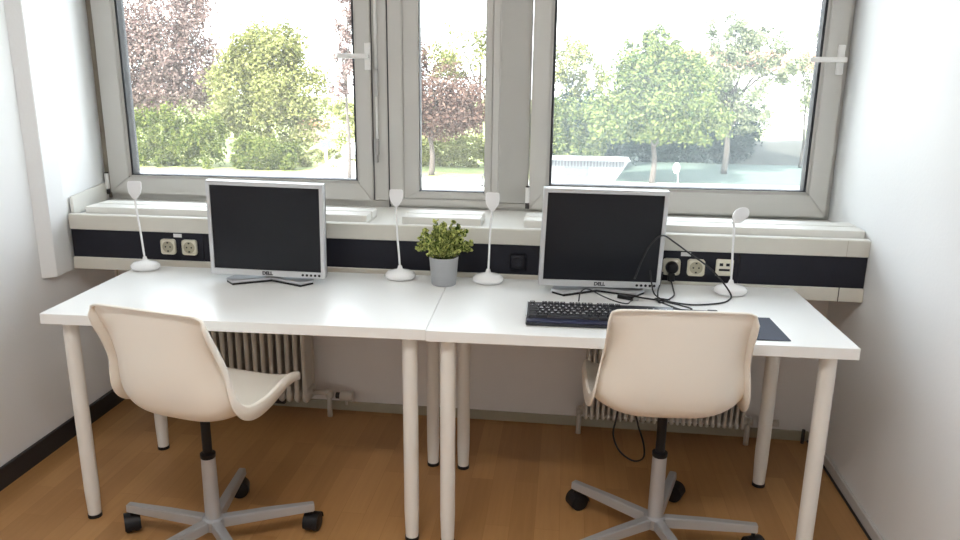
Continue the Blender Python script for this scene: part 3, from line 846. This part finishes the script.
# ------------------------------------------------------------------ outside
GZ = -3.0
gm = {}
gm['paving'] = mat('pale_paving', (0.62, 0.61, 0.58), 0.9, noise_amt=0.06, nscale=1.5)
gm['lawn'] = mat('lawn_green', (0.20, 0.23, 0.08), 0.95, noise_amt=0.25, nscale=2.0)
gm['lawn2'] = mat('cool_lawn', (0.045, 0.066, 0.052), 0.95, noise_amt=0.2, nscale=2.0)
gm['bark'] = mat('bark', (0.07, 0.058, 0.05), 0.9, noise_amt=0.25, nscale=8)
gm['house'] = mat('white_render', (0.75, 0.75, 0.74), 0.9, noise_amt=0.02)
gm['roof'] = mat('red_roof', (0.42, 0.15, 0.10), 0.85, noise_amt=0.1)
gm['hill'] = mat('dry_bank', (0.03, 0.03, 0.025), 0.95, noise_amt=0.3, nscale=.6)
gm['shed'] = mat('pinkish_timber', (0.42, 0.30, 0.22), 0.85, noise_amt=0.1)
gm['whitep'] = mat('white_painted_metal', (0.80, 0.82, 0.82), 0.5, noise_amt=0.02)
gm['blue'] = mat('pale_blue_paint', (0.06, 0.115, 0.13), 0.5, noise_amt=0.05)
gm['grey'] = mat('grey_metal', (0.045, 0.047, 0.052), 0.5, noise_amt=0.05)
o = obj('ground', box(nb(), (-80, 1.3, GZ-.5), (80, 120, GZ-.06)), gm['lawn']); o['kind'] = 'structure'
o = obj('paved_yard', box(nb(), (-60, 1.35, GZ-.06), (60, 29.95, GZ)), gm['paving']); o['kind'] = 'structure'
q = nb(); prism(q, [(-60, 30.0), (-1.5, 30.0), (-1.0, 48), (-60, 48)], GZ-.059, GZ); o = obj('lawn', q, gm['lawn']); o['kind'] = 'structure'
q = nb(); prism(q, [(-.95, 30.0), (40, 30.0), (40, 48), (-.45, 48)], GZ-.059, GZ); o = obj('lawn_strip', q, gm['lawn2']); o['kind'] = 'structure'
q = nb(); prism(q, [(-10.6, 26.5), (-7.5, 26.5), (-8.6, 34), (-12.3, 46), (-13.4, 46), (-11.2, 34)], GZ+.002, GZ+.012); o = obj('garden_path', q, gm['paving']); o['kind'] = 'structure'

LM = dict(
    copper=leaf_mat('leaf_dark_copper', (.060, .032, .028), (.19, .125, .10)),
    green=leaf_mat('leaf_green', (0.045, 0.075, 0.018), (0.17, 0.19, 0.05)),
    lime=leaf_mat('leaf_lime', (0.095, 0.115, 0.035), (0.33, 0.33, 0.13)),
    dark=leaf_mat('leaf_dark', (0.014, 0.028, 0.028), (0.03, 0.048, 0.042)),
    teal=leaf_mat('leaf_cool_green', (0.035, 0.065, 0.022), (0.22, 0.25, 0.08)),
    purple=leaf_mat('leaf_copper', (0.09, 0.055, 0.055), (0.3, 0.225, 0.2)),
    grey=leaf_mat('leaf_silver', (0.09, 0.11, 0.065), (0.28, 0.3, 0.17)),
)
def leaves(blobs, n, size, seed, hollow=.55):
    """blobs: (x,y,z,rx,ry,rz) relative; leaf quads spread through the outer part of each"""
    rg = np.random.default_rng(seed)
    vol = np.array([b[3]*b[4]*b[5] for b in blobs])**.67; cnt = (n*vol/vol.sum()).astype(int)
    V = []
    for b, c in zip(blobs, cnt):
        d = rg.normal(size=(c, 3)); d /= np.linalg.norm(d, axis=1)[:, None]
        # clumps: pull directions towards random cluster axes
        k = max(12, c//90); ax = rg.normal(size=(k, 3)); ax /= np.linalg.norm(ax, axis=1)[:, None]
        rad = rg.uniform(hollow, 1.05, size=k)
        idx = rg.integers(0, k, size=c)
        P = ax[idx]*rad[idx][:, None] + rg.normal(size=(c, 3))*.15
        P = P*np.array(b[3:6]) + np.array(b[:3])
        nn = rg.normal(size=(c, 3))*.55 + ax[idx]*.5 + np.array([0, 0, .6]); nn /= np.linalg.norm(nn, axis=1)[:, None]
        n1 = np.cross(nn, rg.normal(size=(c, 3))); n1 /= np.linalg.norm(n1, axis=1)[:, None]
        n2 = np.cross(n1, nn); n2 /= np.linalg.norm(n2, axis=1)[:, None]
        s = size*rg.uniform(.6, 1.3, size=(c, 1))
        q_ = np.stack([P-n1*s*.5, P+n2*s*.30, P+n1*s*.5, P-n2*s*.30], 1)
        V.append(q_.reshape(-1, 3))
    V = np.concatenate(V); nq = len(V)//4
    me_ = bpy.data.meshes.new('foliage')
    me_.from_pydata(V.tolist(), [], [(4*i, 4*i+1, 4*i+2, 4*i+3) for i in range(nq)])
    return me_
def tree(name, label, x, y, blobs, leafm, n, size, seed, trunk_h, tr=.16, group=None, cat='tree', branches=7, push=1.0):
    x = .385 + (x-.385)*push; y = -2.07 + (y+2.07)*push
    blobs = [(b[0]*push, b[1], (b[2]-4.466)*push+4.466, b[3]*push, b[4], b[5]*push) for b in blobs]
    t = thing(name, label, cat, (x, y, GZ), group=group)
    me_ = leaves(blobs, int(n*1.5), size*.80, seed); me_.materials.append(LM[leafm])
    f = bpy.data.objects.new('crown' if trunk_h else 'foliage', me_); COL.objects.link(f); f.parent = t
    if trunk_h:
        rg = random.Random(seed)
        q = nb()
        tube(q, [(0, 0, 0), (.05, 0, trunk_h*.5), (-.03, .04, trunk_h), (0, 0, trunk_h*1.7)], [tr, tr*.45], 10, smooth=5)
        for i in range(branches):
            b = blobs[i % len(blobs)]
            h0 = trunk_h*(.75+.8*rg.random())
            e = Vector((b[0]+rg.uniform(-.8, .8)*b[3], b[1]+rg.uniform(-.5, .5)*b[4], b[2]+rg.uniform(-.2, .8)*b[5]))
            tube(q, [(0, 0, h0), Vector((0, 0, h0)).lerp(e, .5)+Vector((0, 0, .25)), e], [tr*.38, .02], 6, smooth=4)
        obj('trunk', q, gm['bark'], t, smooth=True)
    return t
# left window
tree('copper_beech', 'big pale copper leaved tree at the far left of the left window', -17.4, 31.0,
     [(-.2, 0, 5.2, 2.4, 1.6, 2.6), (1.3, 0, 4.3, 1.5, 1.2, 1.6), (-2.0, 0, 5.0, 2.2, 1.6, 2.9), (.6, .2, 7.0, 1.6, 1.2, 1.5), (2.1, .1, 3.9, .8, .8, .9), (0, 0, 3.4, 2.4, 1.2, 1.2)], 'purple', 24000, .23, 1, 2.6, .22, push=1.20)
tree('broadleaf_tree', 'round yellow green tree in the middle of the left window', -12.75, 30.8,
     [(0, 0, 4.2, 2.1, 1.4, 2.0), (1.1, 0, 3.5, 1.6, 1.2, 1.7), (-1.2, 0, 3.4, 1.5, 1.2, 1.6), (.2, .1, 5.3, 1.6, 1.1, 1.0), (.3, 0, 2.2, 2.5, 1.1, 1.1), (-.8, 0, 5.0, .9, .9, .8)], 'lime', 22000, .22, 2, 2.0, .17, push=1.09)
tree('hanging_branches', 'drooping copper leaved branches at the right edge of the left window', -8.50, 28.6,
     [(.1, 0, 6.4, .75, .6, .9), (.1, 0, 5.3, .55, .6, .7), (.1, 0, 4.2, .55, .5, .7), (.5, 0, 7.1, .9, .7, .8), (-.3, 0, 3.6, .4, .4, .3)], 'purple', 2600, .19, 3, 3.0, .08)
tree('shrub', 'bright green shrub by the path at the right edge of the left window', -8.95, 32.2,
     [(0, 0, 1.3, 1.1, .7, 1.2), (.5, 0, 2.1, .8, .7, .8), (-.6, 0, 2.6, .9, .6, .5)], 'lime', 3800, .18, 4, 0, cat='shrub')
def hedge(label, x0, x1, y, h, leafm, n, seed, dpt=.8, size=.18, vary=.3):
    rg = random.Random(seed); k = max(3, int((x1-x0)/1.1)); bl = []
    for i in range(k):
        hx = x0+(i+.5)*(x1-x0)/k
        hh = h*(1+rg.uniform(-vary, vary*.4)); bl.append((hx-(x0+x1)/2, rg.uniform(-.15, .15), hh*.48, (x1-x0)/k*.75, dpt, hh*.52))
    return tree('hedge', label, (x0+x1)/2, y, bl, leafm, n, size, seed, 0, cat='hedge')
hedge('mid green hedge along the bottom of the left window', -19.8, -15.4, 31.4, 2.75, 'green', 12000, 5, .6, vary=.15)
hedge('lower green hedge under the round yellow green tree', -14.5, -11.7, 31.2, 1.5, 'green', 7000, 6, .5, vary=.2)
hedge('low clipped hedge beside the garden path', -12.6, -10.2, 32.6, .85, 'lime', 2500, 7, .3, .13, vary=.1)
# garden shed
t = thing('garden_shed', 'small pinkish shed with a pitched roof beyond the lawn in the left window', 'shed', (-15.6, 45, GZ))
part('wall', box(nb(), (-.85, -.8, 0), (.85, .8, 1.0)), gm['shed'], t)
q = bmesh.new(); vs = [q.verts.new(p) for p in ((-1.0, -.9, 1.0), (1.0, -.9, 1.0), (1.0, .9, 1.0), (-1.0, .9, 1.0), (-.2, -.9, 1.45), (-.2, .9, 1.45))]
for f in ((0, 1, 4), (2, 3, 5), (1, 2, 5, 4), (3, 0, 4, 5), (0, 3, 2, 1)): q.faces.new([vs[i] for i in f])
part('roof', q, gm['roof'], t)
t = thing('garden_sign', 'thin white post with a pale blue board beside the garden path', 'sign', (-9.75, 29.5, GZ))
part('post', tube(nb(), [(0, 0, 0), (0, 0, 1.25)], .05, 10), gm['whitep'], t); part('board', box(nb(), (-.2, -.03, 1.2), (.2, .03, 1.52), .01), gm['blue'], t)
# middle window
tree('copper_maple', 'dark copper leaved tree with arching crown in the narrow middle pane', -5.4, 30.6,
     [(.1, 0, 3.3, 2.5, 1.2, 1.25), (-.75, 0, 4.9, .6, .8, 1.6), (1.4, 0, 2.8, 1.4, .9, .9), (.2, 0, 2.7, 1.6, .9, .9), (-.2, 0, 2.3, 1.6, .9, .8), (-1.3, 0, 3.3, 1.1, .9, 1.3)], 'copper', 17000, .18, 8, 1.6, .14)
tree('light_tree', 'sparse yellow green tree behind the copper maple in the middle pane', -4.2, 38.5,
     [(-.9, 0, 5.4, 2.0, 1.1, 1.3), (.9, 0, 5.2, 1.3, 1.0, 1.7), (1.2, 0, 3.3, 1.0, .8, 1.5), (-1.8, 0, 4.2, 1.2, .9, 1.0)], 'lime', 5200, .2, 9, 2.8, .13)
hedge('yellow green hedge along the lawn in the middle pane', -8.0, -1.2, 33.8, 1.6, 'lime', 13000, 10, .5, .16, vary=.04)
t = thing('bicycle_rack', 'grey tubular bicycle rack on the pale yard in the middle pane', 'bicycle rack', (-2.85, 27.6, GZ))
for i in range(3):
    q = nb(); tube(q, [(i*.30, 0, 0), (i*.30, 0, .35), (i*.30+.10, 0, .52), (i*.30+.26, 0, .30), (i*.30+.30, 0, 0)], .035, 8, smooth=4); part('hoop', q, gm['grey'], t, smooth=True)
part('rail', tube(nb(), [(-.1, .05, .04), (1.0, .05, .04)], .03, 8), gm['grey'], t)
# right window
tree('broadleaf_tree', 'large dense green tree in the middle of the right window', 3.85, 29.8,
     [(-.3, 0, 3.5, 2.1, 1.3, 1.5), (.9, 0, 3.2, 1.5, 1.2, 1.4), (-.5, .1, 4.6, 1.2, 1.0, 1.1), (-1.5, 0, 2.7, 1.1, 1.0, 1.0), (.3, 0, 4.3, 1.5, 1.1, 1.1), (2.0, 0, 2.5, .8, .8, .8), (.0, 0, 5.5, .7, .6, .6), (-.2, 0, 2.4, 1.8, 1.0, .7)], 'teal', 26000, .20, 12, 1.7, .13)
tree('light_tree', 'pale yellow green tree at the left edge of the right window', .3, 37.2,
     [(0, 0, 4.7, 1.3, 1.0, 1.2), (-.4, 0, 3.3, 1.3, 1.0, 1.3), (1.1, 0, 4.0, .9, .8, 1.0)], 'lime', 5000, .2, 13, 1.6, .1)
tree('tall_tree', 'tall loose tree with a pale forked trunk in the right window', 7.35, 33.4,
     [(-.3, 0, 5.9, .9, .8, 1.0), (1.1, 0, 5.4, 1.3, .9, .9), (-1.0, 0, 4.7, 1.0, .8, .9), (.3, 0, 4.0, 1.6, 1.0, 1.0), (-.7, 0, 2.8, 1.3, .9, .9), (.7, 0, 2.5, 1.0, .8, .7), (2.2, 0, 4.6, .6, .7, .6)], 'grey', 12000, .19, 14, 2.2, .15, branches=14)
tree('tall_tree', 'faint pale tree beside the right stile of the right window', 11.4, 36.4,
     [(0, 0, 5.1, .9, .8, 1.3), (.2, 0, 3.4, .7, .7, 1.0)], 'grey', 1500, .18, 15, 2.4, .07)
hedge('dark bushy hedge behind the white skip in the right window', -1.4, 3.4, 35.3, 3.5, 'dark', 14000, 16, .5, .2, vary=.1)
hedge('dark hedge behind the tree trunks in the right window', 3.6, 9.4, 37.6, 2.9, 'dark', 20000, 17, .5, .2, vary=.05)
hedge('blue green bush left of the large tree in the right window', -1.1, 1.9, 32.6, 3.7, 'teal', 8500, 18, .6, .19, vary=.2)
# flared skip
t = thing('skip_container', 'white flared container with a ribbed rim and pale blue patch in the right window', 'container', (.93, 24.3, GZ))
q = bmesh.new(); vs = []
for y in (-.55, .55):
    vs.append([q.verts.new((x, y, z)) for x, z in ((-1.05, .55), (.85, .55), (1.50, 1.54), (-1.70, 1.54))])
q.faces.new(vs[0]); q.faces.new(vs[1][::-1])
for i in range(4): q.faces.new((vs[0][i], vs[1][i], vs[1][(i+1) % 4], vs[0][(i+1) % 4]))
bmesh.ops.recalc_face_normals(q, faces=q.faces); bmesh.ops.bevel(q, geom=list(q.edges), offset=.02, segments=2, affect='EDGES')
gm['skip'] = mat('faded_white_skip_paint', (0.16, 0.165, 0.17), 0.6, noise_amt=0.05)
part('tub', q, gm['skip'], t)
part('rim', box(nb(), (-1.74, -.62, 1.541), (1.54, .62, 1.575), .01), gm['skip'], t)
gm['blue2'] = mat('dull_blue_patch', (0.06, 0.085, 0.095), 0.6, noise_amt=0.05)
gm['rib'] = mat('dark_rib', (0.03, 0.032, 0.036), 0.6, noise_amt=0.05)
for i in range(26): part('rib', box(nb(), (-1.35+i*.105, -.640, 1.36), (-1.295+i*.105, -.555, 1.535)), gm['rib'], t)
part('patch', box(nb(), (-.60, -.585, 1.02), (.18, -.556, 1.30), .008), gm['blue2'], t)
part('skid', box(nb(), (-1.0, -.45, 0), (.8, .45, .549)), gm['whitep'], t)
t = thing('white_paddle', 'small white paddle shape on a thin post before the dark hedge', 'sign', (4.55, 27.2, GZ))  # unclear white shape, built as a flat paddle on a thin post
part('post', tube(nb(), [(0, 0, 0), (-.05, 0, .72)], .02, 8), gm['whitep'], t)
q = nb(); lathe(q, [(0, -.02), (.14, -.02), (.14, .02), (0, .02)], 24, sx=.85, sy=1.45, mtx=Matrix.Translation((-.12, 0, .95)) @ Matrix.Rotation(R(90), 4, 'X')); part('board', q, gm['whitep'], t)
# house and bank beyond
t = thing('house', 'long white house with a red roof far beyond the trees on the right', 'house', (13.4, 62, GZ))
part('wall', box(nb(), (-5.9, 0, 0), (9.0, 7, 4.5)), gm['house'], t)
q = bmesh.new(); vs = [q.verts.new(p) for p in ((-6.2, -.3, 4.5), (9.3, -.3, 4.5), (9.3, 7.3, 4.5), (-6.2, 7.3, 4.5), (-5.2, 3.5, 6.0), (8.3, 3.5, 6.0))]
for f in ((0, 1, 5, 4), (1, 2, 5), (2, 3, 4, 5), (3, 0, 4), (0, 3, 2, 1)): q.faces.new([vs[i] for i in f])
part('roof', q, gm['roof'], t)
q = bmesh.new(); N1, N2 = 40, 6; vs = []
for i in range(N1+1):
    row = []
    for j in range(N2+1):
        x = 8+i*.75; y = 37+j*1.0
        z = GZ-.05 + math.sin(PI*j/N2)*(.95+.12*math.sin(i*.5)+.08*math.sin(i*1.3))*min(1, i/3+.1)
        row.append(q.verts.new((x, y, z)))
    vs.append(row)
for i in range(N1):
    for j in range(N2): q.faces.new((vs[i][j], vs[i+1][j], vs[i+1][j+1], vs[i][j+1]))
o = obj('grass_bank', q, gm['hill'], smooth=True); o['kind'] = 'structure'

# things of a kind share a group
GROUPS = {'desk': 'desks under the window', 'office chair': 'swivel chairs at the desks', 'monitor': 'monitors on the desks', 'lamp': 'gooseneck desk lamps',
          'power socket': 'wall sockets on the trunking', 'sill board': 'boards lying on the window sill', 'label': 'paper labels on the trunking', 'radiator': 'radiators under the window',
          'tree': 'trees beyond the yard', 'hedge': 'hedges beyond the yard', 'sign': 'signs in the yard', 'cable': 'loose black cables'}
for o in scene.objects:
    if o.parent is None and o.get('category') in GROUPS: o['group'] = GROUPS[o['category']]
